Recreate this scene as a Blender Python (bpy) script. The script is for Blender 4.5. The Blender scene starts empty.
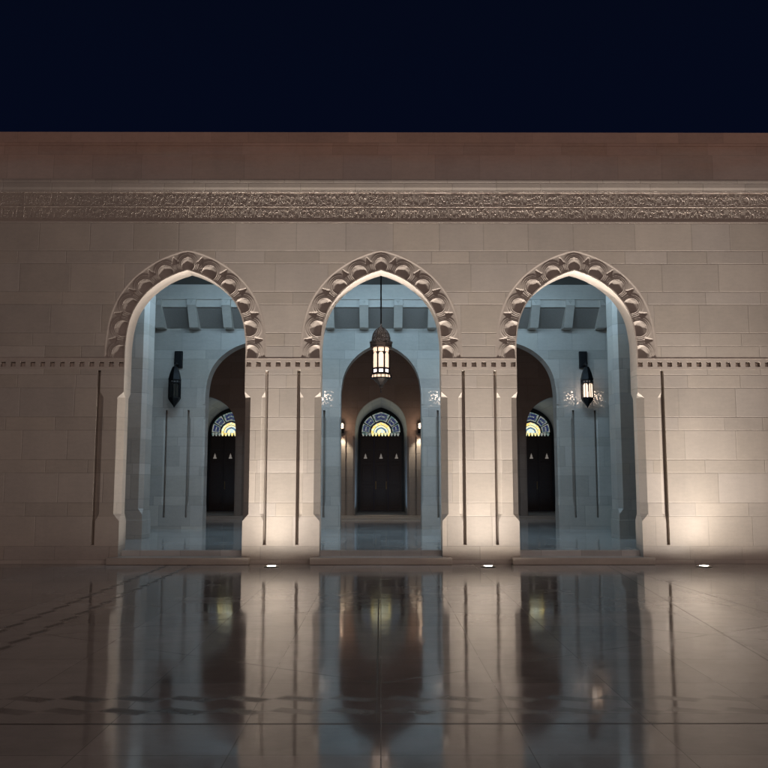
import bpy, bmesh, math, random
from mathutils import Vector, Matrix
random.seed(7)
R = math.radians
scene = bpy.context.scene
COL = scene.collection

# ------------------------------------------------------------------ dimensions (metres; front wall face is y = 0)
S = 3.955            # arcade module
Y2 = 7.7            # face of the inner arcade wall
Y3 = 14.4           # back wall of the hall
Y4 = 18.9           # doors
FL = 0.25           # raised floor
HALL = 0.38
CEIL = 7.27

# ------------------------------------------------------------------ materials
def newmat(name):
    m = bpy.data.materials.new(name); m.use_nodes = True
    nt = m.node_tree; nt.nodes.clear()
    out = nt.nodes.new('ShaderNodeOutputMaterial')
    b = nt.nodes.new('ShaderNodeBsdfPrincipled')
    nt.links.new(b.outputs[0], out.inputs[0])
    return m, nt, b

class NT:
    def __init__(s, nt): s.nt = nt; s.n = nt.nodes; s.l = nt.links
    def put(s, sock, v):
        if isinstance(v, (int, float)): sock.default_value = v
        elif isinstance(v, tuple): sock.default_value = v
        else: s.l.new(v, sock)
    def m(s, op, a, b=0.0, c=None, clamp=False):
        n = s.n.new('ShaderNodeMath'); n.operation = op; n.use_clamp = clamp
        s.put(n.inputs[0], a); s.put(n.inputs[1], b)
        if c is not None: s.put(n.inputs[2], c)
        return n.outputs[0]
    def vm(s, op, a, b=(0, 0, 0)):
        n = s.n.new('ShaderNodeVectorMath'); n.operation = op
        s.put(n.inputs[0], a)
        if op == 'SCALE': s.put(n.inputs['Scale'], b)
        else: s.put(n.inputs[1], b)
        return n.outputs['Value'] if op in ('DOT_PRODUCT', 'LENGTH') else n.outputs['Vector']
    def noise(s, vec, scale, detail=4, rough=.55):
        n = s.n.new('ShaderNodeTexNoise'); n.inputs['Scale'].default_value = scale
        n.inputs['Detail'].default_value = detail; n.inputs['Roughness'].default_value = rough
        s.l.new(vec, n.inputs['Vector']); return n.outputs['Fac']
    def mix(s, f, a, b):
        n = s.n.new('ShaderNodeMix'); n.data_type = 'RGBA'
        s.put(n.inputs[0], f)
        for k, v in ((6, a), (7, b)):
            if isinstance(v, tuple): n.inputs[k].default_value = v if len(v) == 4 else (*v, 1)
            else: s.l.new(v, n.inputs[k])
        return n.outputs[2]
    def smooth(s, v, a, b):
        n = s.n.new('ShaderNodeMapRange'); n.interpolation_type = 'SMOOTHSTEP'
        s.put(n.inputs['Value'], v); n.inputs['From Min'].default_value = a; n.inputs['From Max'].default_value = b
        return n.outputs[0]
    def pos(s):
        g = s.n.new('ShaderNodeNewGeometry'); return g.outputs['Position'], g.outputs['Normal']
    def sep(s, v):
        n = s.n.new('ShaderNodeSeparateXYZ'); s.l.new(v, n.inputs[0]); return n.outputs
    def comb(s, x, y, z):
        n = s.n.new('ShaderNodeCombineXYZ')
        for i, v in enumerate((x, y, z)): s.put(n.inputs[i], v)
        return n.outputs[0]

def stone(name, col, joints=True, rough=.5, vary=.15, dirt=True, dark=0.74, gain=1.0):
    m, nt, b = newmat(name); t = NT(nt)
    P, N = t.pos(); x, y, z = t.sep(P)
    h = t.m('ADD', x, t.m('MULTIPLY', y, 1.0))
    n1 = t.noise(P, 1.3, 5); n2 = t.noise(P, 14, 6, .65); n3 = t.noise(t.vm('MULTIPLY', P, (1.0, 1.0, 4.0)), 5.0, 6, .6)
    val = t.m('ADD', .82, t.m('MULTIPLY', n1, .24))
    val = t.m('ADD', val, t.m('MULTIPLY', t.m('SUBTRACT', n2, .5), .16))
    val = t.m('ADD', val, t.m('MULTIPLY', t.m('SUBTRACT', n3, .5), .20))
    hgt = t.m('MULTIPLY', n2, .0012)
    base = t.mix(n1, tuple(c * .94 for c in col), (col[0] * 1.02, col[1] * 1.01, col[2] * .97))
    if joints:
        zz = t.m('DIVIDE', t.m('SUBTRACT', z, 1.78), .8525)
        k = t.m('FLOOR', zz); f = t.m('SUBTRACT', zz, k)
        sm = t.m('LESS_THAN', f, .31)
        row = t.m('ADD', t.m('MULTIPLY', k, 2), sm)
        dz = t.m('MULTIPLY', t.m('MINIMUM', t.m('MINIMUM', f, t.m('SUBTRACT', 1.0, f)), t.m('ABSOLUTE', t.m('SUBTRACT', f, .31))), .8525)
        w = t.m('ADD', t.m('MULTIPLY', h, .98), t.m('MULTIPLY', row, 17.37))
        vo = t.n.new('ShaderNodeTexVoronoi'); vo.voronoi_dimensions = '1D'; vo.feature = 'DISTANCE_TO_EDGE'
        vo.inputs['Scale'].default_value = 1; vo.inputs['Randomness'].default_value = .62; t.l.new(w, vo.inputs['W'])
        vc = t.n.new('ShaderNodeTexVoronoi'); vc.voronoi_dimensions = '1D'; vc.feature = 'F1'
        vc.inputs['Scale'].default_value = 1; vc.inputs['Randomness'].default_value = .62; t.l.new(w, vc.inputs['W'])
        dx = vo.outputs['Distance']
        jt = t.m('SUBTRACT', 1.0, t.smooth(t.m('MINIMUM', dz, dx), .003, .011))
        rr, gg, bb = t.sep(vc.outputs['Color'])
        val = t.m('ADD', val, t.m('MULTIPLY', t.m('SUBTRACT', rr, .5), vary))
        base = t.mix(t.m('MULTIPLY', gg, .35), base, (col[0] * .93, col[1] * .97, col[2] * 1.06, 1))
        fade = t.smooth(t.noise(P, .9, 2), .3, .7)      # some joints filled better than others
        js = t.m('MULTIPLY', jt, t.m('ADD', .25, t.m('MULTIPLY', fade, .75)))
        val = t.m('MULTIPLY', val, t.m('SUBTRACT', 1.0, t.m('MULTIPLY', js, 1 - dark)))
        hgt = t.m('SUBTRACT', hgt, t.m('MULTIPLY', jt, .003))
    if dirt:   # faint rain streaks
        st = t.noise(t.vm('MULTIPLY', P, (1.0, 1.0, .08)), 3.0, 5, .65)
        val = t.m('MULTIPLY', val, t.m('ADD', .93, t.m('MULTIPLY', st, .14)))
    val = t.m('MULTIPLY', val, gain)
    c = t.vm('SCALE', base, val)
    t.l.new(c, b.inputs['Base Color'])
    b.inputs['Roughness'].default_value = rough
    bp = t.n.new('ShaderNodeBump'); bp.inputs['Strength'].default_value = .6; bp.inputs['Distance'].default_value = 1.0
    t.l.new(hgt, bp.inputs['Height']); t.l.new(bp.outputs[0], b.inputs['Normal'])
    return m

STONE = (.53, .455, .39)
M_wall = stone('honed limestone', STONE)
M_carve = stone('carved limestone', (.52, .44, .385), joints=False, rough=.6, dirt=False)
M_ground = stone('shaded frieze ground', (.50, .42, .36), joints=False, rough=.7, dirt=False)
M_in = stone('interior limestone', (.54, .50, .455), dark=.7, rough=.4, vary=.24)
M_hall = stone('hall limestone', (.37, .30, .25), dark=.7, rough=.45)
M_step = stone('step stone', (.52, .45, .39), joints=False, rough=.3)

def marble(name, plaza):
    m, nt, b = newmat(name); t = NT(nt)
    P, N = t.pos(); x, y, z = t.sep(P)
    tile = 0.9 if plaza else .8
    tx = t.m('DIVIDE', x, tile); ty = t.m('DIVIDE', y, tile)
    fx = t.m('FLOOR', tx); fy = t.m('FLOOR', ty)
    wn = t.n.new('ShaderNodeTexWhiteNoise'); wn.noise_dimensions = '3D'
    t.l.new(t.comb(fx, fy, 3.1), wn.inputs['Vector'])
    r, g, bl = t.sep(wn.outputs['Color'])
    vein = t.noise(P, 1.7, 8, .65); fine = t.noise(P, 9, 5)
    val = t.m('ADD', .72, t.m('MULTIPLY', vein, .4))
    val = t.m('ADD', val, t.m('MULTIPLY', t.m('SUBTRACT', r, .5), .34))
    cloud = t.noise(t.vm('MULTIPLY', P, (1.0, 1.6, 1.0)), .8, 7, .68); val = t.m('ADD', val, t.m('MULTIPLY', t.m('SUBTRACT', cloud, .5), .9 if plaza else .3))
    px_ = t.m('ABSOLUTE', t.m('SUBTRACT', t.m('SUBTRACT', tx, fx), .5)); py_ = t.m('ABSOLUTE', t.m('SUBTRACT', t.m('SUBTRACT', ty, fy), .5))
    edge = t.m('MULTIPLY', t.m('SUBTRACT', .5, t.m('MAXIMUM', px_, py_)), tile)
    jt = t.m('SUBTRACT', 1.0, t.smooth(edge, .0015, .005))
    rough = t.m('ADD', .05 if plaza else .07, t.m('ADD', t.m('MULTIPLY', fine, .05), t.m('MULTIPLY', t.smooth(cloud, .45, .7), .06 if plaza else .02)))
    col = (.37, .345, .32) if plaza else (.56, .55, .53)
    c = t.vm('SCALE', t.comb(*col), val)
    mask = t.m('MULTIPLY', jt, .6)
    if plaza:
        brk = t.smooth(t.noise(P, 1.4, 4, .6), .38, .6)
        wob = t.m('MULTIPLY', t.m('SUBTRACT', t.noise(P, 3, 2), .5), .01)
        # border bands of dark sawtooth inlay : one parallel to the wall, two perpendicular to it
        def saw(along, across, c0, wid, step):
            d = t.m('DIVIDE', t.m('SUBTRACT', across, c0), wid)            # 0..1 across one row
            w_ = t.m('SUBTRACT', 1.0, t.m('ABSOLUTE', t.m('SUBTRACT', t.m('MULTIPLY', d, 2.0), 1.0)))
            a = t.m('DIVIDE', along, step); fr = t.m('SUBTRACT', a, t.m('FLOOR', a))
            e_ = t.m('ABSOLUTE', t.m('SUBTRACT', fr, t.m('ADD', .22, t.m('MULTIPLY', d, .56))))
            return t.smooth(t.m('SUBTRACT', t.m('MULTIPLY', w_, .50), e_), -.08, .12)
        nx = t.m('MULTIPLY', x, -1.0)
        for yb, st in ((-10.50, .40), (-10.84, .40)):
            mask = t.m('MAXIMUM', mask, t.m('MULTIPLY', saw(nx, y, yb, .21, st), t.m('MULTIPLY', t.m('ADD', .45, t.m('MULTIPLY', brk, .35)), t.m('ADD', .55, t.m('MULTIPLY', t.smooth(nx, -2.0, 1.5), .45)))))
        for xb in (-3.75, -4.2):
            mask = t.m('MAXIMUM', mask, t.m('MULTIPLY', t.m('MULTIPLY', saw(y, x, xb, .16, .46), t.m('ADD', .25, t.m('MULTIPLY', t.smooth(nx, -1.0, 1.0), .45))), t.m('GREATER_THAN', y, -10.0)))
        # thin diagonal inlay lines of the great star, and long joints
        def line(a, bb, cc, w, ymin=-30, ymax=5):
            dd = t.m('ABSOLUTE', t.m('ADD', t.m('ADD', t.m('MULTIPLY', x, a), t.m('MULTIPLY', y, bb)), t.m('ADD', cc, wob)))
            l = t.m('SUBTRACT', 1.0, t.smooth(dd, w * .6, w))
            return t.m('MULTIPLY', t.m('MULTIPLY', l, t.m('GREATER_THAN', y, ymin)), t.m('LESS_THAN', y, ymax))
        ax = t.m('ABSOLUTE', x)
        def vee(sl, y0, w):   # |x| based chevrons  y = y0 + sl*|x|
            dd = t.m('ABSOLUTE', t.m('SUBTRACT', t.m('SUBTRACT', y, y0), t.m('MULTIPLY', ax, sl)))
            return t.m('SUBTRACT', 1.0, t.smooth(dd, w * .6, w))
        mask = t.m('MAXIMUM', mask, t.m('MULTIPLY', line(0, 1, 11.05, .018), 1.0))
        mask = t.m('MAXIMUM', mask, t.m('MULTIPLY', line(1, 0, .03, .010, -11, -5.0), .8))
        mask = t.m('MAXIMUM', mask, t.m('MULTIPLY', vee(.62, -9.9, .022), t.m('MULTIPLY', brk, .5)))
        mask = t.m('MAXIMUM', mask, t.m('MULTIPLY', vee(-.62, -5.6, .022), t.m('MULTIPLY', brk, .45)))
        mask = t.m('MAXIMUM', mask, t.m('MULTIPLY', vee(-1.6, 1.6, .03), t.m('MULTIPLY', brk, .5)))
        mask = t.m('MAXIMUM', mask, t.m('MULTIPLY', line(1, .05, -4.45, .014), .6))
        mask = t.m('MAXIMUM', mask, t.m('MULTIPLY', line(1, -.1, -4.4, .014), .5))
        mask = t.m('MAXIMUM', mask, t.m('MULTIPLY', line(0, 1, 5.2, .012), .45))
        mask = t.m('MAXIMUM', mask, t.m('MULTIPLY', line(0, 1, 2.9, .012), .4))
        c = t.mix(mask, c, (.035, .03, .028, 1))
        rough = t.m('ADD', rough, t.m('MULTIPLY', mask, .28))
        b.inputs['IOR'].default_value = 1.5
        tilt = .0042
        spec = t.m('SUBTRACT', .5, t.m('MULTIPLY', mask, .33))
        t.l.new(spec, b.inputs['Specular IOR Level'])
    else:
        c = t.mix(mask, c, (.1, .1, .1, 1)); tilt = .0012
    t.l.new(c, b.inputs['Base Color']); t.l.new(rough, b.inputs['Roughness'])
    # every slab is laid very slightly out of true
    w1 = t.m('MULTIPLY', t.m('SUBTRACT', g, .5), tilt); w2 = t.m('MULTIPLY', t.m('SUBTRACT', bl, .5), tilt)
    lo = t.noise(P, 1.3, 6, .72); lo2 = t.noise(t.vm('ADD', P, (31., 7., 0.)), 1.3, 6, .72)
    w1 = t.m('ADD', w1, t.m('MULTIPLY', t.m('SUBTRACT', lo, .5), tilt * 3.4)); w2 = t.m('ADD', w2, t.m('MULTIPLY', t.m('SUBTRACT', lo2, .5), tilt * 3.4))
    nn = t.vm('NORMALIZE', t.vm('ADD', N, t.comb(w1, w2, 0.0)))
    t.l.new(nn, b.inputs['Normal'])
    return m

M_plaza = marble('polished plaza marble', True)
M_floor = marble('polished arcade marble', False)

def simple(name, col, rough=.5, metal=0., noise=.25, ns=20, emit=None, es=0):
    m, nt, b = newmat(name); t = NT(nt)
    P, N = t.pos(); n = t.noise(P, ns, 4)
    c = t.vm('SCALE', t.comb(*col), t.m('ADD', 1 - noise / 2, t.m('MULTIPLY', n, noise)))
    t.l.new(c, b.inputs['Base Color']); t.l.new(t.m('ADD', rough - .06, t.m('MULTIPLY', n, .12)), b.inputs['Roughness'])
    b.inputs['Metallic'].default_value = metal
    if emit:
        b.inputs['Emission Color'].default_value = (*emit, 1); b.inputs['Emission Strength'].default_value = es
    return m
M_bronze = simple('dark bronze', (.11, .09, .08), .5, .5)
M_in2 = stone('interior moulded limestone', (.58, .54, .50), joints=False, rough=.4)
M_soffit = simple('shaded soffit stone', (.27, .245, .225), .8)  # shade under the cornice put into the stone colour
M_iron = simple('blackened iron', (.012, .012, .014), .5, .6)
M_wood = simple('dark teak', (.05, .024, .015), .42, 0, .6, 9)
M_woodf = simple('black teak frame', (.008, .006, .005), .45)
M_brass = simple('aged brass', (.35, .24, .12), .35, 1)
M_milk = simple('lit opal glass', (.8, .75, .65), .3, emit=(1, .70, .50), es=1.25, noise=.1)
M_sconce = simple('sconce glass', (.8, .75, .65), .3, emit=(1, .80, .64), es=.75, noise=.1)
M_hot = simple('lamp core', (.9, .8, .8), .3, emit=(1, .84, .80), es=3.2, noise=.1)
M_dull = simple('unlit smoked glass', (.03, .03, .026), .12, noise=.3)
M_lens = simple('uplight lens', (.8, .8, .8), .2, emit=(1, .92, .78), es=30, noise=.05)
M_steel = simple('brushed steel ring', (.35, .34, .33), .3, 1)
M_bell = simple('glowing bell shape', (.5, .45, .4), .4, emit=(.85, .72, .60), es=.17)
M_cool = simple('cool tube diffuser', (.7, .8, .9), .4, emit=(.35, .7, 1), es=.6)
def glassm(name, c1, c2, es, sc=9):
    m, nt, b = newmat(name); t = NT(nt); P, N = t.pos()
    n = t.n.new('ShaderNodeTexVoronoi'); n.inputs['Scale'].default_value = sc; t.l.new(P, n.inputs['Vector'])
    r, g, bb = t.sep(n.outputs['Color'])
    c = t.mix(t.smooth(r, .35, .65), c1, c2)
    b.inputs['Base Color'].default_value = (.05, .05, .05, 1)
    t.l.new(c, b.inputs['Emission Color']); b.inputs['Emission Strength'].default_value = es
    b.inputs['Roughness'].default_value = .25
    return m
def filigree():
    m, nt, b = newmat('pierced metal filigree'); t = NT(nt); P, N = t.pos()
    vo = t.n.new('ShaderNodeTexVoronoi'); vo.feature = 'DISTANCE_TO_EDGE'; vo.inputs['Scale'].default_value = 26; t.l.new(P, vo.inputs['Vector'])
    k = t.smooth(vo.outputs['Distance'], .10, .2)
    t.l.new(t.mix(k, (.09, .088, .09), (.30, .29, .29)), b.inputs['Base Color']); b.inputs['Roughness'].default_value = .5
    b.inputs['Emission Color'].default_value = (1, .85, .75, 1); t.l.new(t.m('MULTIPLY', k, .03), b.inputs['Emission Strength'])
    return m
M_fili = filigree()
G_white = glassm('milky leaded glass', (.60, .62, .55), (.22, .36, .34), .45, 16)
G_blue = glassm('cobalt glass', (.02, .03, .15), (.10, .12, .20), .5, 18)
G_yel = glassm('amber glass', (1.0, .72, .20), (.80, .84, .50), 1.15, 12)
G_pale = glassm('pale blue centre glass', (.60, .74, .72), (.95, .85, .50), 1.2, 12)
G_blu2 = glassm('azure glass', (.10, .22, .42), (.2, .4, .6), .7, 14)

# ------------------------------------------------------------------ object helpers
def link(o, parent=None):
    COL.objects.link(o)
    if parent: o.parent = parent
    return o
def mesh(name, verts, faces, mat, parent=None, smooth=False, mats=None, fm=None):
    me = bpy.data.meshes.new(name); me.from_pydata(verts, [], faces)
    for q in (mats or [mat]): me.materials.append(q)
    if fm: me.polygons.foreach_set('material_index', fm)
    bm = bmesh.new(); bm.from_mesh(me)
    bmesh.ops.recalc_face_normals(bm, faces=bm.faces); bm.to_mesh(me); bm.free()
    if smooth: me.polygons.foreach_set('use_smooth', [True] * len(me.polygons))
    me.update()
    return link(bpy.data.objects.new(name, me), parent)
def thing(name, label, cat, loc=(0, 0, 0), group=None):
    o = bpy.data.objects.new(name, None); COL.objects.link(o); o.location = loc; o.empty_display_size = .2
    o['label'] = label; o['category'] = cat
    if group: o['group'] = group
    return o
def tag(o, label, cat, group=None):
    o['label'] = label; o['category'] = cat
    if group: o['group'] = group
    return o

class MB:
    def __init__(s): s.v = []; s.f = []
    def add(s, v, f):
        o = len(s.v); s.v += [tuple(p) for p in v]; s.f += [tuple(i + o for i in q) for q in f]
    def box(s, x0, x1, y0, y1, z0, z1, bev=0):
        if bev <= 0:
            v = [(x, y, z) for z in (z0, z1) for y in (y0, y1) for x in (x0, x1)]
            s.add(v, [(0, 2, 3, 1), (4, 5, 7, 6), (0, 1, 5, 4), (2, 6, 7, 3), (0, 4, 6, 2), (1, 3, 7, 5)])
        else:
            bm = bmesh.new(); bmesh.ops.create_cube(bm, size=1)
            for q in bm.verts: q.co = Vector(((x0 + x1) / 2 + q.co.x * (x1 - x0), (y0 + y1) / 2 + q.co.y * (y1 - y0), (z0 + z1) / 2 + q.co.z * (z1 - z0)))
            bmesh.ops.bevel(bm, geom=bm.edges[:], offset=bev, segments=2, affect='EDGES', profile=.6)
            s.frombm(bm)
    def frombm(s, bm):
        bm.verts.index_update(); s.add([q.co[:] for q in bm.verts], [[q.index for q in f.verts] for f in bm.faces]); bm.free()
    def lathe(s, prof, n=16, c=(0, 0, 0), rot=0.0):
        v = []; f = []
        for r, z in prof:
            for i in range(n):
                a = rot + 2 * math.pi * i / n; v.append((c[0] + r * math.cos(a), c[1] + r * math.sin(a), c[2] + z))
        for j in range(len(prof) - 1):
            for i in range(n):
                k = (i + 1) % n; f.append((j * n + i, j * n + k, (j + 1) * n + k, (j + 1) * n + i))
        f.append(tuple(range(n))); f.append(tuple((len(prof) - 1) * n + i for i in range(n)))
        s.add(v, f)
    def tube(s, a, b, r, n=8):
        a = Vector(a); b = Vector(b); d = (b - a).normalized(); u = d.orthogonal().normalized(); w = d.cross(u)
        v = [p + u * r * math.cos(2 * math.pi * i / n) + w * r * math.sin(2 * math.pi * i / n) for p in (a, b) for i in range(n)]
        f = [(i, (i + 1) % n, n + (i + 1) % n, n + i) for i in range(n)] + [tuple(range(n)), tuple(range(n, 2 * n))]
        s.add(v, f)
    def build(s, name, mat, parent=None, smooth=False): return mesh(name, s.v, s.f, mat, parent, smooth)

# ------------------------------------------------------------------ arch profile (four-centred), from photo
RAW = [(0, 0), (.165, .052), (.325, .120), (.50, .215), (.66, .330), (.81, .465), (.93, .610), (1.03, .770), (1.105, .940), (1.155, 1.12), (1.185, 1.31), (1.205, 1.50), (1.21, 1.70)]
def catmull(p, n):
    out = []
    P = [(-p[1][0], p[1][1])] + p + [(p[-1][0], p[-1][1] + .19)]
    P[0] = (2 * p[0][0] - p[1][0], 2 * p[0][1] - p[1][1])
    for i in range(1, len(P) - 2):
        for k in range(n):
            t = k / n; q = []
            for d in (0, 1):
                a, b, c, e = P[i - 1][d], P[i][d], P[i + 1][d], P[i + 2][d]
                q.append(.5 * (2 * b + (c - a) * t + (2 * a - 5 * b + 4 * c - e) * t * t + (3 * b - a - 3 * c + e) * t ** 3))
            out.append(tuple(q))
    out.append(p[-1]); return out
def half(hw, rise, n=5):
    return [(x / 1.21 * hw, z / 1.70 * rise) for x, z in catmull(RAW, n)]
def arch(cx, hw, apex, zb, n=5, rise=None, off=0.0):
    """polyline from left foot to right foot, x monotone"""
    rise = rise or 1.70 * hw / 1.21
    h = half(hw, rise, n)
    if off:
        q = []
        for i, (x, z) in enumerate(h):
            a = h[max(i - 1, 0)]; b = h[min(i + 1, len(h) - 1)]
            tx, tz = b[0] - a[0], b[1] - a[1]; L = math.hypot(tx, tz)
            nx, nz = tz / L, -tx / L
            if i == 0: nx = 0; nz = -1.0
            q.append((max(0, x + nx * off), z + nz * off))
        q[0] = (0, q[0][1])
        h = q
    pts = [(cx - x, apex - z) for x, z in reversed(h)] + [(cx + x, apex - z) for x, z in h[1:]]
    pts = [(pts[0][0], zb)] + pts + [(pts[-1][0], zb)]
    return pts
def wall_arched(mb, x0, x1, zb, zt, y0, y1, arches):
    """slab with arched openings: arches = list of polylines sorted by x"""
    def quad(a, b, c, d): mb.add([a, b, c, d], [(0, 1, 2, 3)])
    xs = x0
    for pl in arches:
        for y in (y0, y1): quad((xs, y, zb), (pl[0][0], y, zb), (pl[0][0], y, zt), (xs, y, zt))
        quad((xs, y0, zb), (pl[0][0], y0, zb), (pl[0][0], y1, zb), (xs, y1, zb))
        for i in range(len(pl) - 1):
            (xa, za), (xb, zb2) = pl[i], pl[i + 1]
            quad((xa, y0, za), (xb, y0, zb2), (xb, y1, zb2), (xa, y1, za))
            if xb - xa > 1e-6:
                for y in (y0, y1): quad((xa, y, za), (xb, y, zb2), (xb, y, zt), (xa, y, zt))
        xs = pl[-1][0]
    for y in (y0, y1): quad((xs, y, zb), (x1, y, zb), (x1, y, zt), (xs, y, zt))
    quad((xs, y0, zb), (x1, y0, zb), (x1, y1, zb), (xs, y1, zb))
    quad((x0, y0, zt), (x1, y0, zt), (x1, y1, zt), (x0, y1, zt))
    for x in (x0, x1): quad((x, y0, zb), (x, y1, zb), (x, y1, zt), (x, y0, zt))

def pier(name, xl, xr, yf, dep, slots, z, openl, openr, mat, parent, ca=.12, cs=.07, nd=.15, hs=.031):
    """lofted pier: z = (bottom, slot0, stop0, stop1, stop2, stop3, slot1, top).
    slots: (x, side) side=-1 -> the shaft lies on the left of the slot"""
    zb, s0, a0, a1, b0, b1, s1, zt = z
    def sec(c, n):
        p = []
        if openl: p += [(xl, yf + ca * c), (xl + ca * c, yf)]
        else: p += [(xl, yf), (xl, yf)]
        for sx, side in slots:
            cl = cs * c if side == -1 else 0; cr = cs * c if side == 1 else 0
            dl = min(cl, .07); dr = min(cr, .07)
            p += [(sx - hs - cl, yf), (sx - hs, yf + dl * .75), (sx - hs, yf + nd * n), (sx + hs, yf + nd * n), (sx + hs, yf + dr * .75), (sx + hs + cr, yf)]
        if openr: p += [(xr - ca * c, yf), (xr, yf + ca * c)]
        else: p += [(xr, yf), (xr, yf)]
        p += [(xr, yf + dep - ca * c * (1 if openr else 0)), (xr - ca * c * (1 if openr else 0), yf + dep),
              (xl + ca * c * (1 if openl else 0), yf + dep), (xl, yf + dep - ca * c * (1 if openl else 0))]
        return p
    secs = [(zb, 0, 0), (s0, 0, 0), (s0, 0, 1), (a0, 0, 1), (a1, 1, 1), (b0, 1, 1), (b1, 0, 1), (s1, 0, 1), (s1, 0, 0), (zt, 0, 0)]
    v = []; f = []; n = len(sec(0, 0))
    for zz, c, m in secs: v += [(x, y, zz) for x, y in sec(c, m)]
    for j in range(len(secs) - 1):
        for i in range(n):
            k = (i + 1) % n; f.append((j * n + i, j * n + k, (j + 1) * n + k, (j + 1) * n + i))
    f.append(tuple(range(n))); f.append(tuple((len(secs) - 1) * n + i for i in range(n)))
    me = bpy.data.meshes.new(name); me.from_pydata(v, [], f); me.materials.append(mat)
    bm = bmesh.new(); bm.from_mesh(me)
    bmesh.ops.remove_doubles(bm, verts=bm.verts, dist=1e-5)
    bmesh.ops.dissolve_degenerate(bm, dist=1e-5, edges=bm.edges)
    bmesh.ops.recalc_face_normals(bm, faces=bm.faces)
    bm.to_mesh(me); bm.free()
    return link(bpy.data.objects.new(name, me), parent)

# ================================================================== SETTING
mb = MB(); mb.box(-150, 150, -150, -.02, -.4, 0); mb.box(-150, 150, -.02, 120, -.4, -.02)
pl = mb.build('plaza', M_plaza); pl['kind'] = 'structure'
mb = MB(); mb.box(-14, 14, .23, Y3 - .6, -.019, FL)
fl = mb.build('arcade_floor', M_floor); fl['kind'] = 'structure'
mb = MB(); mb.box(-14, 14, Y3 - .32, Y4 + 1.2, -.018, HALL)
mb.box(-14, 14, Y3 - .6, Y3 - .32, -.018, FL + .065)
hf = mb.build('hall_floor', M_step); hf['kind'] = 'structure'
mb = MB(); mb.box(-14, 14, .452, Y2 - .9, CEIL, CEIL + .3); mb.box(-14, 14, Y2 - .9, Y2 - .002, CEIL, CEIL + .3)
mb.box(-14, 14, Y2 + .55, Y3 + 5.5, 6.6, 6.9)
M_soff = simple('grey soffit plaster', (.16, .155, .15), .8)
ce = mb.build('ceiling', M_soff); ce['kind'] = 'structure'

# ================================================================== FRONT ARCADE WALL
XW = 16.0; TH = .46; HW = 1.215; APEX = 5.90
ZC0, ZC1 = 3.86, 4.09
wall = thing('arcade_wall', 'long pale limestone front wall pierced by three pointed arches, facing the plaza', 'wall')
centres = (-S, 0, S)
OFF = .43
outer = [arch(c, HW, APEX, ZC1, off=OFF) for c in centres]
mb = MB(); wall_arched(mb, -XW, XW, ZC1, 6.90, 0, TH, outer)
mb.build('wall_face', M_wall, wall)
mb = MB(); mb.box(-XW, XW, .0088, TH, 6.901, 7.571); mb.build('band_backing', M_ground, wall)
mb = MB()
mb.box(-XW, XW, -.003, .009, 6.901, 6.925); mb.box(-XW, XW, .003, .009, 6.925, 6.945); mb.box(-XW, XW, -.002, .009, 7.54, 7.57)
mb.build('band_moulding', M_carve, wall)
mb = MB()
prof = [(TH, 7.571), (-.004, 7.571), (-.004, 7.60), (-.009, 7.65), (-.009, 7.80), (-.002, 7.835), (TH, 7.835)]
v = [(x, y, z) for x in (-XW, XW) for y, z in prof]; n = len(prof)
mb.add(v, [(i, (i + 1) % n, n + (i + 1) % n, n + i) for i in range(n)] + [tuple(range(n)), tuple(range(n, 2 * n))])
mb.build('cornice', M_wall, wall)
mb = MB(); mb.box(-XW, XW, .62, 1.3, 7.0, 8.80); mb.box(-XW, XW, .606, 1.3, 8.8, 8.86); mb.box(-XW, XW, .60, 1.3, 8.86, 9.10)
M_par = stone('parapet stone with painted glow', (.62, .50, .43), rough=.7, dark=.85)
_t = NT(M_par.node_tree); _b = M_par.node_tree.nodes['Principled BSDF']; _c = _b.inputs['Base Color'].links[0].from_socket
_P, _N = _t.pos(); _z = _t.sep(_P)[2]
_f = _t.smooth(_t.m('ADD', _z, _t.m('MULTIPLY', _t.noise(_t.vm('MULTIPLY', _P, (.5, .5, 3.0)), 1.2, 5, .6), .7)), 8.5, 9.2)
_t.l.new(_t.mix(_f, _c, _t.vm('MULTIPLY', _c, (.96, .77, .69))), _b.inputs['Base Color'])  # reddish glow on the upper parapet put into its colour
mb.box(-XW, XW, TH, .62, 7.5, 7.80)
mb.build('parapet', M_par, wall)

# piers below the dentil course
ZP = (0, .367, .83, .97, 3.29, 3.40, 3.835, ZC0)
for c in (-S / 2, S / 2):
    pier('pier', c - (S / 2 - HW), c + (S / 2 - HW), 0, TH, [(c - .32, -1), (c + .32, 1)], ZP, True, True, M_wall, wall)
pier('pier', -XW, -S - HW, 0, TH, [(-1.5 * S + .26, 1)], ZP, False, True, M_wall, wall)
pier('pier', S + HW, XW, 0, TH, [(1.5 * S - .26, -1)], ZP, True, False, M_wall, wall)

# dentil course with square pockets
def dentils(name, x0, x1, lo=False):
    mb = MB(); step = S / 20; pw = .048; y0 = -.0015
    mb.box(x0, x1, .075, TH, ZC0, ZC1)
    mb.box(x0, x1, y0, .075, ZC0, ZC0 + .05); mb.box(x0, x1, y0, .075, ZC1 - .085, ZC1)
    mb.box(x0, x1, y0 - .002, y0, ZC1 - .022, ZC1 - .006)
    zs = (ZC0 + .05, ZC1 - .085)
    k0 = math.floor(x0 / step) - 1; xs = x0
    for k in range(k0, math.ceil(x1 / step) + 2):
        c = (k + .5) * step; a, b = c - pw, c + pw
        if a < x0 + .02 or b > x1 - .02: continue
        mb.box(xs, a, y0, .075, *zs); xs = b
    mb.box(xs, x1, y0, .075, *zs)
    return mb.build(name, M_carve, wall)
dentils('dentil_course', -XW, -S - HW); dentils('dentil_course', S + HW, XW)
for c in (-S / 2, S / 2): dentils('dentil_course', c - (S / 2 - HW), c + (S / 2 - HW))

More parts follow.
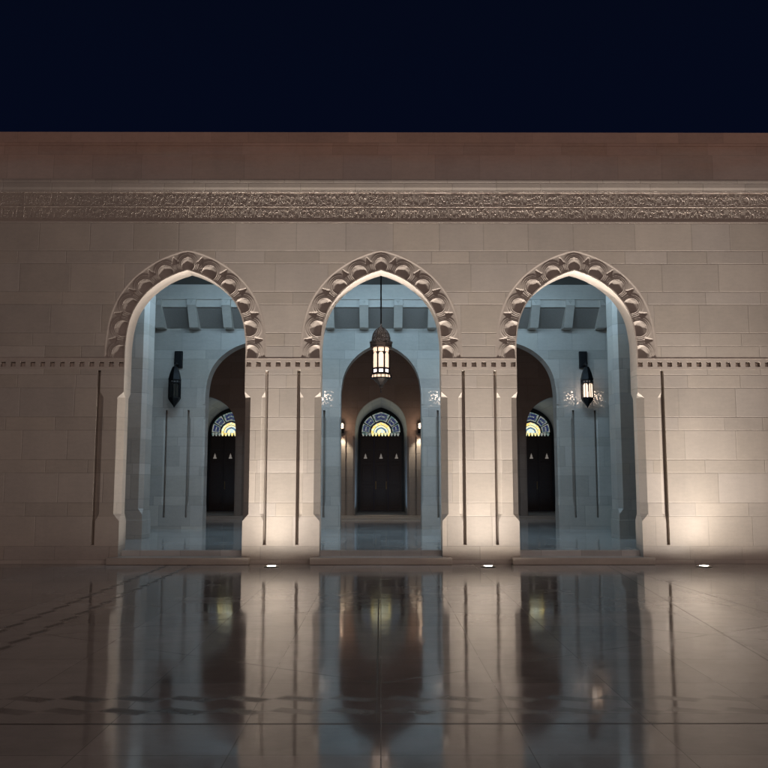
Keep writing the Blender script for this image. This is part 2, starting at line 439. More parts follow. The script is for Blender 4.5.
# carved archivolts : height-field of shell niches
def archivolt(cx):
    NS = 470; MT = 34
    inn = arch(0, HW, APEX, ZC1, n=12); out = arch(0, HW, APEX, ZC1, n=12, off=OFF)
    mid = [((a[0] + b[0]) / 2, (a[1] + b[1]) / 2) for a, b in zip(inn, out)]
    cum = [0]
    for i in range(1, len(mid)): cum.append(cum[-1] + math.dist(mid[i], mid[i - 1]))
    L = cum[-1]
    def at(pl, s):
        lo = 0
        while lo < len(cum) - 2 and cum[lo + 1] < s: lo += 1
        t = (s - cum[lo]) / max(1e-9, cum[lo + 1] - cum[lo]); t = min(max(t, 0), 1)
        return (pl[lo][0] * (1 - t) + pl[lo + 1][0] * t, pl[lo][1] * (1 - t) + pl[lo + 1][1] * t)
    sp = (L / 2 - .10) / 5
    def sst(a, b, x):
        t = min(max((x - a) / (b - a), 0), 1); return t * t * (3 - 2 * t)
    def depth(s, v):
        u = s - L / 2; k = round(u / sp); du = u - k * sp
        Rn = .150; vc = .098
        r = math.hypot(du, (v - vc) * .96)
        d = .009
        if v > OFF - .05: d = .003 if v > OFF - .035 else .006
        for rr, hh, ww in ((.170, .011, .012), (.204, .008, .011), (.240, .006, .010)): d = min(d, .009 - hh * math.exp(-((r - rr) / ww) ** 2))
        if r < Rn:
            q = r / Rn; e = (vc - v) / Rn
            d = .004 + .048 * math.sqrt(max(0, 1 - q * q)) * (.60 + .40 * e)
            d -= .005 * abs(math.sin(math.atan2(du, v + .02) * 4)) * sst(.3, .8, q)
        dm = abs(du) - sp / 2
        ang = abs(math.atan2(dm, .375 - v))
        if .02 < .37 - v < .17 and ang < .42: d = max(d, .009 + .022 * (1 - ang / .42))
        if v < .034: d = .0
        return d
    v = []; f = []
    for i in range(NS + 1):
        s = L * i / NS; a = at(inn, s); b = at(out, s)
        for j in range(MT + 1):
            t = j / MT; x = a[0] * (1 - t) + b[0] * t; z = a[1] * (1 - t) + b[1] * t
            wdt = math.dist(a, b)
            v.append((cx + x, -.003 + depth(s, t * OFF), z))
    W = MT + 1
    for i in range(NS):
        for j in range(MT): f.append((i * W + j, (i + 1) * W + j, (i + 1) * W + j + 1, i * W + j + 1))
    o = len(v)                                        # soffit of the opening, back face
    for i in range(NS + 1):
        s = L * i / NS; a = at(inn, s); b = at(out, s)
        v.append((cx + a[0], TH - .002, a[1])); v.append((cx + b[0], TH - .002, b[1]))
    for i in range(NS):
        f.append((i * W, (i + 1) * W, o + 2 * (i + 1), o + 2 * i)); f.append((o + 2 * i, o + 2 * i + 2, o + 2 * i + 3, o + 2 * i + 1))
    ob = mesh('archivolt', v, f, M_carve, wall, smooth=True)
    ob.data.set_sharp_from_angle(angle=R(42))
for c in centres: archivolt(c)

# carved inscription frieze (illegible relief lettering in two registers)
def inscription():
    v = []; f = []
    y1 = .010
    def rib(pts, w, h):
        n = len(pts); o = len(v)
        for i, (x, z) in enumerate(pts):
            a = pts[max(i - 1, 0)]; b = pts[min(i + 1, n - 1)]
            tx, tz = b[0] - a[0], b[1] - a[1]; L = math.hypot(tx, tz) or 1
            nx, nz = -tz / L, tx / L; ww = w * (.65 if i in (0, n - 1) else 1)
            for q, yy in ((-.5, y1), (-.36, y1 - h), (.36, y1 - h), (.5, y1)): v.append((x + nx * ww * q, yy, z + nz * ww * q))
        for i in range(n - 1):
            for k in range(3): f.append((o + 4 * i + k, o + 4 * i + k + 1, o + 4 * i + 5 + k, o + 4 * i + 4 + k))
        f.append((o, o + 1, o + 2, o + 3)); f.append((o + 4 * n - 4, o + 4 * n - 3, o + 4 * n - 2, o + 4 * n - 1))
    def arc(cx, cz, r, a0, a1, n=7, sy=1): return [(cx + r * math.cos(R(a0 + (a1 - a0) * i / n)), cz + sy * r * math.sin(R(a0 + (a1 - a0) * i / n))) for i in range(n + 1)]
    rnd = random.Random(11)
    X0, X1 = -11.0, 11.0
    for zb, H in ((6.965, .255), (7.245, .265)):
        x = X0
        while x < X1:
            w = .019; h = .0055 + rnd.random() * .002
            k = rnd.random()
            if k < .26:
                rib([(x, zb + .02), (x - .004, zb + H * .5), (x + .008, zb + H * rnd.uniform(.85, .98))], w, h); dx = .042
            elif k < .48:
                r = rnd.uniform(.045, .075); rib(arc(x + r, zb + .085, r, 170, 375), w, h)
                rib(arc(x + r, zb + .19, .02, 0, 330, 5), .02, h * .8); dx = 2 * r - .02
            elif k < .66:
                rib(arc(x + .03, zb + .11, .028, 0, 350, 7), w * .9, h); rib([(x, zb + .075), (x + .10, zb + .07)], w, h)
                rib([(x + .05, zb + .15), (x + .02, zb + .21), (x + .07, zb + .24)], w * .8, h); dx = .065
            elif k < .82:
                for q in range(3): rib([(x + q * .038, zb + .06), (x + q * .038 + .006, zb + .115)], w * .85, h)
                rib([(x - .02, zb + .06), (x + .1, zb + .06)], w, h); rib(arc(x + .05, zb + .155, .045, 20, 160), w * .8, h); dx = .085
            else:
                rib([(x, zb + .035), (x + .05, zb + .02), (x + .11, zb + .06), (x + .12, zb + .15), (x + .07, zb + .22), (x + .03, zb + .18)], w, h); dx = .085
            for q in range(4):
                xx = x + rnd.uniform(0, .1); zz = zb + rnd.uniform(.01, H - .02)
                rib(arc(xx, zz, rnd.uniform(.010, .022), rnd.uniform(0, 180), rnd.uniform(220, 400), 4), .014, .007)
            x += dx
        rib([(X0, zb - .006), (X1, zb - .006)], .012, .008)
    for k in range(-3, 4):
        xx = .36 + k * 3.86
        rib([(xx, 6.95), (xx, 7.53)], .025, .010)
    mesh('inscription', v, f, M_carve, wall)
inscription()

# entrance steps
names = ['low stone step in front of the left arch, beside the unlit wall', 'low stone step in front of the middle arch, under the hanging lantern', 'low stone step in front of the right arch']
for c, lb in zip(centres, names):
    mb = MB(); mb.box(c - HW - .17, c + HW + .17, -.20, -.003, .002, .137, .012); mb.box(c - HW + .004, c + HW - .004, -.003, .226, .002, .137)
    tag(mb.build('entrance_step', M_step), lb, 'step', 'steps at the arches')

# ================================================================== FREESTANDING PIERS in the arcade
for sgn, lb in ((-1, 'tall square stone pillar standing behind the left arch'), (1, 'tall square stone pillar standing behind the right arch')):
    root = thing('pillar', lb, 'pillar', (sgn * 6.6, 3.85, FL), 'pillars inside the arcade')
    a, b = sorted((sgn * 5.70, sgn * 7.55))
    sl = [(sgn * 6.45, 1 if sgn < 0 else -1)]
    o = pier('shaft', a, b, 3.5, .72, [], (FL, FL + .3, .83, .97, 6.3, 6.5, 6.9, CEIL), sgn > 0, sgn < 0, M_in, None, ca=.10)
    o.parent = root; o.matrix_parent_inverse = Matrix.Translation((-sgn * 6.6, -3.85, -FL))
    mb = MB(); mb.box(a - .015, b + .015, 3.485, 4.235, FL, .70, .01)
    o = mb.build('base', M_in); o.parent = root; o.matrix_parent_inverse = Matrix.Translation((-sgn * 6.6, -3.85, -FL))

# ================================================================== INNER ARCADE WALL
iw = thing('inner_arcade_wall', 'inner limestone wall with tall pointed arches and a bracketed cornice', 'wall')
H2 = 1.175; T2 = .5; A2 = 5.66
c2 = (-2 * S, -S, 0, S, 2 * S); ZS = 3.85
mb = MB(); wall_arched(mb, -14, 14, ZS, CEIL - .002, Y2, Y2 + T2, [arch(c, H2, A2, ZS) for c in c2])
mb.build('wall_face', M_in, iw)
Z2 = (FL, .58, .90, 1.05, 3.40, 3.50, 3.68, ZS)
for k in (-1.5, -.5, .5, 1.5):
    c = k * S
    pier('pier', c - (S / 2 - H2), c + (S / 2 - H2), Y2, T2, [(c - .32, -1), (c + .32, 1)], Z2, True, True, M_in, iw, ca=.05, cs=.04)
pier('pier', -14, -2 * S - H2, Y2, T2, [], Z2, False, True, M_in, iw, ca=.05); pier('pier', 2 * S + H2, 14, Y2, T2, [], Z2, True, False, M_in, iw, ca=.05)
# moulded lip round each inner arch
for c in c2:
    pin = arch(c, H2 - .0, A2, ZS); po = arch(c, H2, A2, ZS, off=.07)
    v = []; f = []
    for a, b in zip(pin, po): v += [(a[0], Y2 + .02, a[1]), (a[0], Y2 - .03, a[1]), (b[0], Y2 - .03, b[1]), (b[0], Y2 + .02, b[1])]
    for i in range(len(pin) - 1):
        for k in range(3): f.append((4 * i + k, 4 * i + k + 1, 4 * i + 5 + k, 4 * i + 4 + k))
    mesh('arch_moulding', v, f, M_in, iw)
# cornice: fascia, ledge, soffit sloped and coloured to read as shade
mb = MB(); prof = [(Y2 - .003, 6.10), (Y2 - .03, 6.10), (Y2 - .62, 6.60), (Y2 - .70, 6.60), (Y2 - .70, 6.80), (Y2 - .75, 6.82), (Y2 - .75, 6.86), (Y2 - .66, 6.88), (Y2 - .66, CEIL - .003), (Y2 - .003, CEIL - .003)]
n = len(prof); v = [(x, y, z) for x in (-5.9 * 2, 5.9 * 2) for y, z in prof]
mb.add(v, [(i, (i + 1) % n, n + (i + 1) % n, n + i) for i in range(n)] + [tuple(range(n)), tuple(range(n, 2 * n))])
mb.build('cornice', M_in2, iw)
mb = MB(); v = [(x, y, z) for x in (-11.8, 11.8) for y, z in ((Y2 - .045, 6.106), (Y2 - .622, 6.592), (Y2 - .60, 6.61), (Y2 - .02, 6.12))]; mb.add(v, [(0, 1, 5, 4), (1, 2, 6, 5), (2, 3, 7, 6), (3, 0, 4, 7), (0, 1, 2, 3), (4, 5, 6, 7)]); mb.build('soffit_shade', M_soffit, iw)
for k in range(-8, 8):
    cx = (k + .5) * S / 4
    w = .125
    pr = [(Y2 - .03, 6.06), (Y2 - .40, 6.06), (Y2 - .68, 6.50), (Y2 - .76, 6.60), (Y2 - .80, 6.64), (Y2 - .80, 6.80), (Y2 - .60, 6.80), (Y2 - .03, 6.30)]
    v = [(x, y, z) for x in (cx - w, cx + w) for y, z in pr]; n = len(pr)
    bk = mesh('bracket', v, [(i, (i + 1) % n, n + (i + 1) % n, n + i) for i in range(n)] + [tuple(range(n)), tuple(range(n, 2 * n))], M_in2, iw)
    q = MB(); q.add([(cx - .06, Y2 - .815, 6.775), (cx + .06, Y2 - .815, 6.775), (cx, Y2 - .815, 6.68), (cx - .06, Y2 - .799, 6.775), (cx + .06, Y2 - .799, 6.775), (cx, Y2 - .799, 6.68)], [(0, 1, 2), (3, 5, 4), (0, 3, 4, 1), (1, 4, 5, 2), (2, 5, 3, 0)])
    q.build('keel_ornament', M_in, bk)

# ================================================================== HALL BACK WALL with door tunnels
hw_ = thing('hall_back_wall', 'dim brown stone wall at the back of the hall, with deep pointed door recesses', 'wall')
HD = .965; AD = 4.74; XD = 6.35
dc = (-XD, 0, XD)
mb = MB(); wall_arched(mb, -14, 14, HALL, 6.6, Y3, Y3 + .35, [arch(c, HD, AD, HALL, rise=1.28) for c in dc])
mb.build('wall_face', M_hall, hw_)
for c in dc:
    p = arch(c, HD, AD, HALL, rise=1.28); v = []; f = []
    for x, z in p: v += [(x, Y3 + .35, z), (x, Y4 + .3, z), (c + (x - c) * 1.06, Y3 + .35, z + .05), (c + (x - c) * 1.06, Y4 + .3, z + .05)]
    for i in range(len(p) - 1):
        f.append((4 * i, 4 * i + 1, 4 * i + 5, 4 * i + 4)); f.append((4 * i + 2, 4 * i + 3, 4 * i + 7, 4 * i + 6)); f.append((4 * i, 4 * i + 2, 4 * i + 6, 4 * i + 4))
    mesh('door_recess', v, f, M_in, hw_)
for c in dc:
    for s in (-1, 1):
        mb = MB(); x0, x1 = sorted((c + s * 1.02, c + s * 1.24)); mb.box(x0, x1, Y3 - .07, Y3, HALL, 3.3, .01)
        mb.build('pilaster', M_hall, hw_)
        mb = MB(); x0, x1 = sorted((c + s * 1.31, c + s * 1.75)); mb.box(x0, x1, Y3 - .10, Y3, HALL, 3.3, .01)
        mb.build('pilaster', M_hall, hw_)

# ================================================================== DOORS
dl = ['tall dark wooden door with stained glass fanlight, seen through the left arch', 'tall dark wooden door with glowing stained glass fanlight, straight ahead through the middle arch', 'tall dark wooden door with stained glass fanlight, seen through the right arch']
def door(cx, lb):
    d = thing('door', lb, 'door', (cx, Y4, HALL), 'doors at the back of the hall')
    o = (cx, Y4, HALL)
    def loc(ob): ob.location = (-o[0], -o[1], -o[2]); return ob
    ZG = 3.66
    # frame
    po = arch(cx, HD - .004, AD - .004, HALL + .002, rise=1.28); pi_ = arch(cx, HD - .10, AD - .13, HALL + .002, rise=1.16)
    v = []; f = []
    for a, b in zip(po, pi_): v += [(a[0], Y4 - .05, a[1]), (b[0], Y4 - .05, b[1]), (a[0], Y4 + .1, a[1]), (b[0], Y4 + .1, b[1])]
    for i in range(len(po) - 1):
        f += [(4 * i, 4 * i + 4, 4 * i + 5, 4 * i + 1), (4 * i + 1, 4 * i + 5, 4 * i + 7, 4 * i + 3), (4 * i, 4 * i + 2, 4 * i + 6, 4 * i + 4), (4*i+2, 4*i+3, 4*i+7, 4*i+6)]
    loc(mesh('frame', v, f, M_woodf, d))
    # two leaves + fixed middle rail made of three panels
    w = HD - .10
    for k in (-1, 0, 1):
        a = cx + k * .585 - .29; b = cx + k * .585 + .29
        mb = MB(); mb.box(a + .003, b - .003, Y4 + .0, Y4 + .06, HALL + .01, ZG - .12)
        for z0, z1 in ((HALL + .12, 1.35), (1.47, 2.45), (2.95, ZG - .22)):
            mb.box(a + .05, b - .05, Y4 - .02, Y4 - .0, z0, z1, .008)
        mb.box(a + .10, b - .10, Y4 - .035, Y4 - .021, .62, 1.22, .006); mb.box(a + .10, b - .10, Y4 - .035, Y4 - .021, 1.6, 2.3, .006)
        lf = loc(mb.build('leaf', M_wood, d))
        # bell-shaped glowing plate on each panel
        pts = [(-.085, 0), (.085, 0), (.085, .045), (.055, .07), (.048, .13), (.03, .19), (.012, .21), (0, .27), (-.012, .21), (-.03, .19), (-.048, .13), (-.055, .07), (-.085, .045)]
        q = cx + k * .655
        n = len(pts); vv = [(q + x * .8, Y4 - .028 + yy, 2.58 + z * .85) for yy in (0, .026) for x, z in pts]
        mesh('bell_glow', vv, [tuple(range(n)), tuple(range(n, 2 * n))] + [(i, (i + 1) % n, n + (i + 1) % n, n + i) for i in range(n)], M_bell, lf)
    for s in (-1, 1):
        mb = MB(); mb.box(cx + s * .22 - .02, cx + s * .22 + .02, Y4 - .045, Y4 - .034, 1.30, 1.62, .004); mb.tube((cx + s * .22, Y4 - .075, 1.34), (cx + s * .22, Y4 - .075, 1.58), .012)
        mb.tube((cx + s * .22, Y4 - .075, 1.36), (cx + s * .22, Y4 - .04, 1.36), .009); mb.tube((cx + s * .22, Y4 - .075, 1.56), (cx + s * .22, Y4 - .04, 1.56), .009)
        loc(mb.build('handle', M_brass, d))
    mb = MB(); mb.box(cx - w, cx + w, Y4 - .03, Y4 + .06, ZG - .12, ZG - .045, .008); loc(mb.build('transom', M_woodf, d))
    mb = MB(); mb.box(cx - w, cx + w, Y4 + .08, Y4 + .10, ZG - .12, AD - .1); 
    # backing panel follows the arch
    pb = arch(cx, HD - .06, AD - .07, ZG - .12, rise=1.2, n=3); v = [(x, Y4 + .085, z) for x, z in pb]
    loc(mesh('fanlight_backing', v, [tuple(range(len(v)))], M_woodf, d))
    # fanlight
    fan = bpy.data.objects.new('fanlight', None)
    hh = half(1.0, 1.02, 3)                       # unit pointed arch: (x, drop from apex)
    def ring_pts(sc, u0, u1, n=8):
        """points on pointed arch scaled by sc about base centre; u in -1..1 along"""
        pts = []
        L = len(hh) - 1
        for i in range(n + 1):
            u = u0 + (u1 - u0) * i / n
            k = abs(u) * L; j = min(int(k), L - 1); t = k - j
            x = hh[j][0] * (1 - t) + hh[j + 1][0] * t; z = 1.02 - (hh[j][1] * (1 - t) + hh[j + 1][1] * t)
            pts.append(((1 if u >= 0 else -1) * x * sc * .84, max(z, 0) * sc * .90))
        return pts
    def pane(name, s0, s1, u0, u1, mat, y, par):
        a = ring_pts(s0, u0, u1); b = ring_pts(s1, u0, u1)
        v = [(cx + x, y, ZG + z) for x, z in a] + [(cx + x, y, ZG + z) for x, z in b]; n = len(a)
        return loc(mesh(name, v, [(i, i + 1, n + i + 1, n + i) for i in range(n - 1)], mat, par)) if par is d else mesh(name, v, [(i, i + 1, n + i + 1, n + i) for i in range(n - 1)], mat, par)
    g = pane('fanlight', .50, .53, -1, 1, G_blue, Y4 + .03, d)
    for u0, u1 in ((-.97, -.66), (-.62, -.32), (-.28, .28), (.32, .62), (.66, .97)):
        pane('glass_border', .58, .97, u0, u1, G_white, Y4 + .04, g)
        m_ = (u1 - u0) * .10
        pane('glass_panel', .63, .92, u0 + m_, u1 - m_, G_blue, Y4 + .034, g)
        pane('glass_panel', .75, .80, u0 + m_ * 2.2, u1 - m_ * 2.2, G_white, Y4 + .029, g)
    pane('glass_arc', .38, .50, -1, 1, G_yel, Y4 + .04, g)
    pane('glass_arc', .28, .36, -1, 1, G_pale, Y4 + .04, g)
    pane('glass_arc', .22, .27, -1, 1, G_blu2, Y4 + .04, g)
    pane('glass_arc', .02, .21, -1, 1, G_pale, Y4 + .04, g)
    # drop-shaped fringe below
    v = []; f = []; ym = []
    N = 12
    for part, rng, mat in (('glass_fringe', range(0, 3), G_white), ('glass_fringe', range(3, 9), G_yel), ('glass_fringe', range(9, 12), G_white)):
        v = []; f = []
        for i in rng:
            x0 = cx - .80 + 1.6 * i / N; x1 = x0 + 1.6 / N - .025; xm = (x0 + x1) / 2; o_ = len(v)
            v += [(x0, Y4 + .038, ZG), (x1, Y4 + .038, ZG), (x1, Y4 + .038, ZG - .05), (xm + .025, Y4 + .038, ZG - .13), (xm - .025, Y4 + .038, ZG - .13), (x0, Y4 + .038, ZG - .05)]
            f.append(tuple(range(o_, o_ + 6)))
        for q in range(len(v)): v[q] = (v[q][0], Y4 - .034, v[q][2])
        mesh(part, v, f, mat, g)
for c, lb in zip(dc, dl): door(c, lb)

# ================================================================== HANGING LANTERN
LY = 1.1
lan = thing('hanging_lantern', 'large lit metal lantern hanging on a long rod in the middle arch', 'lantern', (0, LY, 3.71))
lan.scale = (1.18, 1.18, 1.08)
mb = MB(); mb.tube((0, 0, .98 + .16), (0, 0, (CEIL - 3.715) / 1.08), .014, 8); mb.lathe([(.03, (CEIL - 3.715) / 1.08 - .06), (.07, (CEIL - 3.715) / 1.08)], 16); mb.build('rod', M_iron, lan)
mb = MB(); mb.lathe([(.012, 1.20), (.02, 1.14), (.035, 1.11), (.07, 1.085), (.115, 1.04), (.145, .98), (.160, .91), (.164, .84), (.164, .79)], 24)
dm = mb.build('dome', M_fili, lan, smooth=True)
mb = MB()
for i in range(12):
    a = 2 * math.pi * i / 12
    pr = [(.037, 1.112), (.072, 1.088), (.118, 1.042), (.148, .982), (.163, .91), (.167, .80)]
    for (r0, z0), (r1, z1) in zip(pr, pr[1:]): mb.tube((r0 * math.cos(a), r0 * math.sin(a), z0), (r1 * math.cos(a), r1 * math.sin(a), z1), .006, 5)
for z, r in ((.98, .148), (.89, .164)): mb.lathe([(r - .002, z - .006), (r + .006, z), (r - .002, z + .006)], 24)
mb.build('rib', M_bronze, dm)
def hexring(mb, r0, r1, z0, z1, n=8): mb.lathe([(r0, z0), (r1, z0 + .004), (r1, z1 - .004), (r0, z1)], n, rot=R(22.5))
mb = MB(); hexring(mb, .20, .218, .735, .79); hexring(mb, .17, .21, .70, .735)
for i in range(24):
    a = 2 * math.pi * i / 24; mb.lathe([(.004, .79), (.014, .80), (.004, .835)], 5, (.2 * math.cos(a), .2 * math.sin(a), 0))
mb.build('crown_ring', M_bronze, lan)
mb = MB(); mb.lathe([(.140, .62), (.158, .645), (.164, .675), (.150, .70)], 16); mb.build('top_glass', M_milk, lan, smooth=True)
# tall arched panes and mullions
for i in range(8):
    a = R(45 * i - 90); ca, sa = math.cos(a), math.sin(a); hwid = .045; rr = .150
    pts = [(-hwid, .30), (hwid, .30), (hwid, .555), (hwid * .7, .59), (0, .61), (-hwid * .7, .59), (-hwid, .555)]
    v = [(rr * ca - x * sa, rr * sa + x * ca, z) for x, z in pts]
    mesh('glass_pane', v, [tuple(range(7))], M_milk, lan)
    pts = [(-.036, .205), (.036, .205), (.036, .262), (-.036, .262)]
    v = [(rr * ca - x * sa, rr * sa + x * ca, z) for x, z in pts]
    mesh('lower_pane', v, [(0, 1, 2, 3)], M_hot, lan)
mb = MB()
for i in range(8):
    a = R(45 * i - 90 + 22.5); r = .160
    mb.tube((r * math.cos(a), r * math.sin(a), .19), (r * math.cos(a), r * math.sin(a), .70), .013, 6)
mb.lathe([(.135, .19), (.135, .66)], 8, rot=R(22.5))
mb.build('cage', M_iron, lan)
mb = MB(); hexring(mb, .14, .178, .268, .296); hexring(mb, .14, .185, .160, .200); hexring(mb, .12, .205, .085, .105); 
mb.build('band_ring', M_iron, lan)
mb = MB(); mb.lathe([(.165, .155), (.178, .125), (.172, .108)], 8, rot=R(22.5)); mb.build('gallery_glass', M_milk, lan)
for i in range(16):
    mb = MB(); a = 2 * math.pi * i / 16; mb.tube((.186 * math.cos(a), .186 * math.sin(a), .165), (.19 * math.cos(a), .19 * math.sin(a), .10), .008, 5); mb.build('gallery_bar', M_iron, lan)
mb = MB(); mb.lathe([(.15, .084), (.11, .03), (.05, -.03), (.03, -.05), (.04, -.075), (.02, -.10), (.012, -.15), (.02, -.17), (.002, -.21)], 8, rot=R(22.5)); mb.build('finial', M_bronze, lan)

# ================================================================== WALL LANTERNS
def wall_lantern(x, lit, lb):
    t = thing('wall_lantern', lb, 'wall lamp', (x, Y2, 3.72), 'wall lanterns on the inner arcade wall')
    mb = MB(); mb.box(-.115, .115, -.10, -.001, 1.20, 1.69, .008); mb.box(-.085, .085, -.115, -.1, 1.24, 1.65, .005); mb.build('wall_plate', M_iron, t)
    cy = -.44
    mb = MB(); mb.box(-.03, .03, cy - .03, -.1, 1.26, 1.31, .006); mb.tube((0, cy, 1.27), (0, cy, 1.16), .02); mb.build('arm', M_iron, t)
    mb = MB(); mb.lathe([(.02, 1.20), (.07, 1.18), (.10, 1.12), (.15, .98), (.178, .86), (.19, .82), (.19, .795)], 6, (0, cy, 0), R(30)); mb.build('roof', M_iron, t)
    mb = MB()
    for i in range(6):
        a = R(60 * i + 30); mb.tube((.172 * math.cos(a), cy + .172 * math.sin(a), .27), (.172 * math.cos(a), cy + .172 * math.sin(a), .80), .014, 6)
        a2 = R(60 * i + 60); r_ = .152; mb.tube((r_ * math.cos(a2), cy + r_ * math.sin(a2), .27), (r_ * math.cos(a2), cy + r_ * math.sin(a2), .80), .008, 6)
    for z in (.26, .70): mb.lathe([(.165, z), (.182, z + .004), (.182, z + .03), (.165, z + .034)], 6, (0, cy, 0), R(30))
    mb.build('cage', M_iron, t)
    for i in range(6):
        a = R(60 * i); ca, sa = math.cos(a), math.sin(a)
        if lit and sa > .5: continue            # wall side stays open: the light escapes through the pierced back
        pts = [(-.066, .30), (.066, .30), (.066, .64), (.03, .69), (-.03, .69), (-.066, .64)]
        v = [(.140 * ca - q * sa, cy + .140 * sa + q * ca, z) for q, z in pts]
        mesh('glass_pane', v, [tuple(range(6))], (M_milk if lit else M_dull), t)
    if lit:
        mb = MB(); mb.lathe([(.02, .30), (.05, .33), (.055, .40), (.03, .46)], 12, (0, cy - .06, 0)); mb.build('bulb', M_hot, t, smooth=True)
    mb = MB(); mb.lathe([(.182, .26), (.16, .21), (.09, .12), (.06, .08), (.035, .05), (.0, -.01)], 6, (0, cy, 0), R(30)); mb.build('finial', M_iron, t)
wall_lantern(-1.5 * S, False, 'unlit black iron wall lantern seen through the left arch')
wall_lantern(1.5 * S, True, 'lit black iron wall lantern seen through the right arch')

# ================================================================== HALL SCONCES
for s, lb in ((-1, 'small lit sconce left of the middle door'), (1, 'small lit sconce right of the middle door')):
    x = s * 1.44
    t = thing('sconce', lb, 'wall lamp', (x, Y3, 3.55), 'sconces beside the middle door')
    mb = MB(); mb.box(-.07, .07, -.06, -.001, -.15, .25, .006); mb.box(-.015, .015, -.2, -.06, -.02, .02); mb.build('bracket', M_iron, t)
    mb = MB(); mb.lathe([(.06, 0), (.07, .05), (.07, .17), (.04, .21)], 8, (0, -.22, 0)); mb.build('shade', M_sconce, t)
    mb = MB(); mb.lathe([(.10, -.02), (.10, .0), (.05, -.10), (.01, -.16)], 8, (0, -.22, 0)); mb.build('finial', M_iron, t)

# ================================================================== GROUND UPLIGHTS
ul = [(-2.08, 'glowing round uplight set in the plaza below the pier left of the middle arch'), (2.04, 'glowing round uplight set in the plaza below the pier right of the middle arch'), (6.15, 'glowing round uplight set in the plaza below the right end wall')]
for x, lb in ul:
    t = thing('ground_uplight', lb, 'light', (x, -.55, 0), 'round uplights along the wall')
    mb = MB(); mb.lathe([(.135, .0), (.145, .012), (.135, .02), (.095, .02), (.089, .008)], 32); mb.build('trim_ring', M_steel, t, smooth=False)
    mb = MB(); mb.lathe([(.088, .010), (.08, .018), (.05, .024), (.001, .027)], 32); mb.build('lens', M_lens, t, smooth=True)

# ceiling light strips of the arcade (source of the cold light)
for k in (-1, 0, 1):
    t = thing('ceiling_strip_light', ['cool white strip light on the arcade ceiling behind the left arch', 'cool white strip light on the arcade ceiling behind the middle arch', 'cool white strip light on the arcade ceiling behind the right arch'][k + 1], 'ceiling light', (k * S, 3.0, CEIL - .06), 'ceiling strip lights')
    mb = MB(); mb.box(-1.5, 1.5, -.10, .10, 0, .058, .006); mb.build('housing', M_steel, t)
    mb = MB(); mb.box(-1.45, 1.45, -.07, .07, -.02, -.001); mb.build('diffuser', M_cool, t)

# ================================================================== LIGHTS
def light(name, typ, loc, power, col, rot=None, target=None, **kw):
    l = bpy.data.lights.new(name, typ); l.energy = power; l.color = col
    for k, v in kw.items(): setattr(l, k, v)
    o = bpy.data.objects.new(name, l); COL.objects.link(o); o.location = loc
    if target: o.rotation_euler = (Vector(target) - Vector(loc)).to_track_quat('-Z', 'Y').to_euler()
    elif rot: o.rotation_euler = rot
    return o
def falloff(o, kind, strength=1.0):
    l = o.data; l.use_nodes = True; nt = l.node_tree; em = nt.nodes['Emission']
    f = nt.nodes.new('ShaderNodeLightFalloff'); f.inputs['Strength'].default_value = strength
    nt.links.new(f.outputs[kind], em.inputs['Strength'])
WARM = (1, .945, .875)
for x, _ in ul:
    o = light('uplight_beam', 'POINT', (x, -.55, .06), 56, WARM, shadow_soft_size=.05)
    l = o.data; l.use_nodes = True; t = NT(l.node_tree); em = l.node_tree.nodes['Emission']
    g = t.n.new('ShaderNodeNewGeometry'); dx, dy, dz = t.sep(g.outputs['Incoming'])
    # wall-washer photometry: the steeper the ray, the stronger the beam
    num = t.m('ADD', t.m('MULTIPLY', dz, dz), t.m('MULTIPLY', t.m('MULTIPLY', dx, dx), .55))
    den = t.m('ADD', t.m('MULTIPLY', dy, dy), .004)
    k = t.m('MINIMUM', t.m('DIVIDE', num, den), 95)
    k = t.m('MULTIPLY', k, t.smooth(dy, -.15, .04))
    fl = t.smooth(t.m('DIVIDE', dy, t.m('MAXIMUM', t.m('ABSOLUTE', dx), .01)), .13, .38)
    k = t.m('MULTIPLY', k, t.m('ADD', .4, t.m('MULTIPLY', fl, .6)))
    k = t.m('MULTIPLY', k, t.smooth(dz, -.06, .22))
    el = t.m('DIVIDE', dz, t.m('SQRT', t.m('ADD', t.m('MULTIPLY', dz, dz), den)))
    k = t.m('MULTIPLY', k, t.smooth(el, .02, .58))
    side = t.m('DIVIDE', t.m('MULTIPLY', dx, dx), .36)
    k = t.m('DIVIDE', k, t.m('ADD', 1.0, t.m('MULTIPLY', side, t.m('SUBTRACT', 1.0, t.m('MULTIPLY', .7, t.smooth(dy, .11, .30))))))
    t.l.new(k, em.inputs['Strength'])
# soft glow from the floodlit facades across the courtyard, behind the camera
light('courtyard_glow', 'AREA', (10, -40, 11), 2600, (1, .785, .71), target=(0, 0, 5), shape='RECTANGLE', size=34, size_y=8)
# arcade, cold
for k in (-1, 0, 1):
    light('arcade_light', 'AREA', (k * S, 3.0, CEIL - .09), 168, (.51, .78, 1.0), target=(k * S, 3.0 + 2.4, CEIL - 3.0), shape='RECTANGLE', size=3.0, size_y=.2)
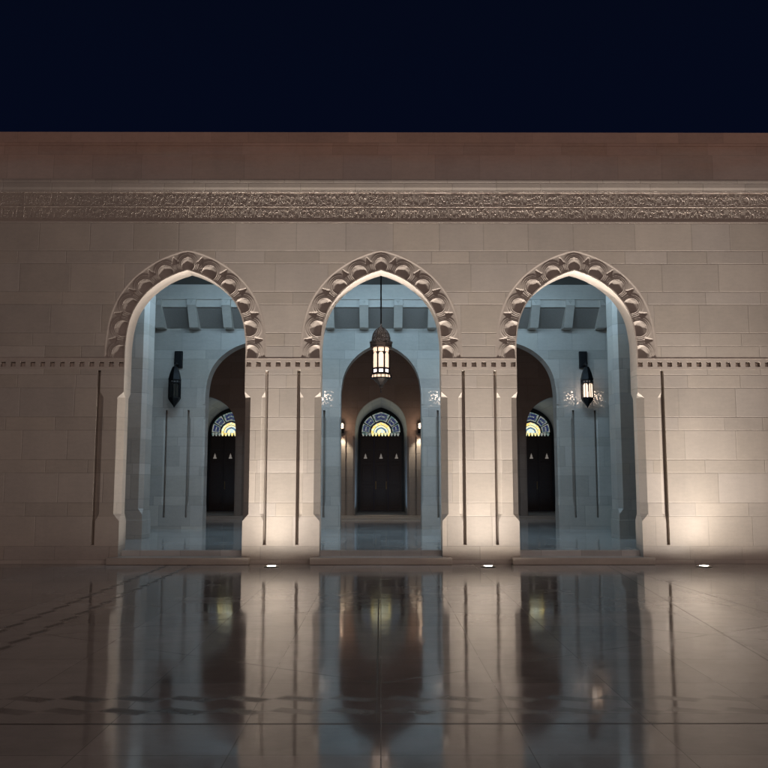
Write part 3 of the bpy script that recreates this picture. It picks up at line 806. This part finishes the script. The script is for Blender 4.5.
# hall sconces, then added fills without fixtures for the hall and door recesses
for s in (-1, 1):
    light('sconce_light', 'POINT', (s * 1.44, Y3 - .42, 3.62), 7, (1, .66, .47), shadow_soft_size=.06).visible_glossy = False
    light('sconce_downlight', 'SPOT', (s * 1.44, Y3 - .32, 3.40), 75, (1, .93, .76), target=(s * 1.44, Y3, 1.2), spot_size=R(80), spot_blend=.7, shadow_soft_size=.04).visible_glossy = False
light('hall_fill', 'AREA', (0, Y2 + 2.5, 6.4), 26, (1, .55, .40), rot=(R(25), 0, 0), shape='RECTANGLE', size=18, size_y=2)  # added warm fill for the hall, no fixture
for c in dc: light('recess_fill', 'AREA', (c, Y3 + .9, .6), 15, (.40, .66, 1.0), rot=(R(180), 0, 0), shape='RECTANGLE', size=1.2, size_y=2)  # added unseen blue fill shining up inside each door recess
# lantern lights
light('lantern_light', 'POINT', (0, LY, 4.45), 6, (1, .75, .55), shadow_soft_size=.2)
def lace(loc, power):
    o = light('pierced_lantern_light', 'POINT', loc, power, (1, .80, .66), shadow_soft_size=.008)
    l = o.data; l.use_nodes = True; t = NT(l.node_tree); em = l.node_tree.nodes['Emission']
    tc = t.n.new('ShaderNodeNewGeometry'); inc = tc.outputs['Incoming']
    x, y, z = t.sep(inc)
    # direction the light travels towards the wall (gnomonic coordinates)
    ay = t.m('MAXIMUM', t.m('ABSOLUTE', y), .05)
    u = t.m('DIVIDE', x, ay); w = t.m('DIVIDE', z, ay)
    vo = t.n.new('ShaderNodeTexVoronoi'); vo.feature = 'F1'
    t.l.new(t.comb(t.m('ABSOLUTE', u), w, 0.0), vo.inputs['Vector']); vo.inputs['Scale'].default_value = 7.5
    cells = t.m('SUBTRACT', 1.0, t.smooth(vo.outputs['Distance'], .30, .40))
    au = t.m('ABSOLUTE', u)
    def box(v, a_, b_, e=.04): return t.m('MULTIPLY', t.smooth(v, a_ - e, a_), t.m('SUBTRACT', 1.0, t.smooth(v, b_, b_ + e)))
    hole = t.smooth(t.noise(t.comb(au, w, 0.0), 5, 2), .30, .40)
    band = t.m('MULTIPLY', box(au, .5, 1.3), box(w, -.42, .16))
    fan = t.m('MULTIPLY', t.m('MULTIPLY', box(au, .2, 1.3), box(t.m('ADD', w, t.m('MULTIPLY', au, .35)), -.50, -.22)), .35)
    band = t.m('MULTIPLY', t.m('MAXIMUM', band, fan), hole)
    strg = t.m('ADD', .35, t.m('MULTIPLY', t.m('MULTIPLY', cells, band), 13.0))
    t.l.new(strg, em.inputs['Strength'])
for k in (-.5, .5, 1.5): lace((k * S, Y2 - .44, 4.16), 4.0)

# ================================================================== WORLD
w = bpy.data.worlds.new('World'); scene.world = w; w.use_nodes = True
t = NT(w.node_tree); bg = w.node_tree.nodes['Background']
tc = t.n.new('ShaderNodeTexCoord'); x, y, z = t.sep(tc.outputs['Generated'])
cl = t.smooth(z, 0.05, .8)
t.l.new(t.mix(cl, (.0013, .0029, .0115, 1), (.0015, .0027, .0085, 1)), bg.inputs['Color']); bg.inputs['Strength'].default_value = 1.0

# ================================================================== CAMERA
cd = bpy.data.cameras.new('Camera'); cam = bpy.data.objects.new('Camera', cd); COL.objects.link(cam)
cd.lens = 36 * 845 / 768; cd.sensor_width = 36; cd.clip_end = 1000; cd.clip_start = .05
cam.location = (0, -16.9, 1.6); cam.rotation_euler = (R(90 + 6.615), 0, R(-.203))
scene.camera = cam
scene.view_settings.view_transform = 'Standard'; scene.view_settings.look = 'None'; scene.view_settings.exposure = 0
scene.render.engine = 'CYCLES'
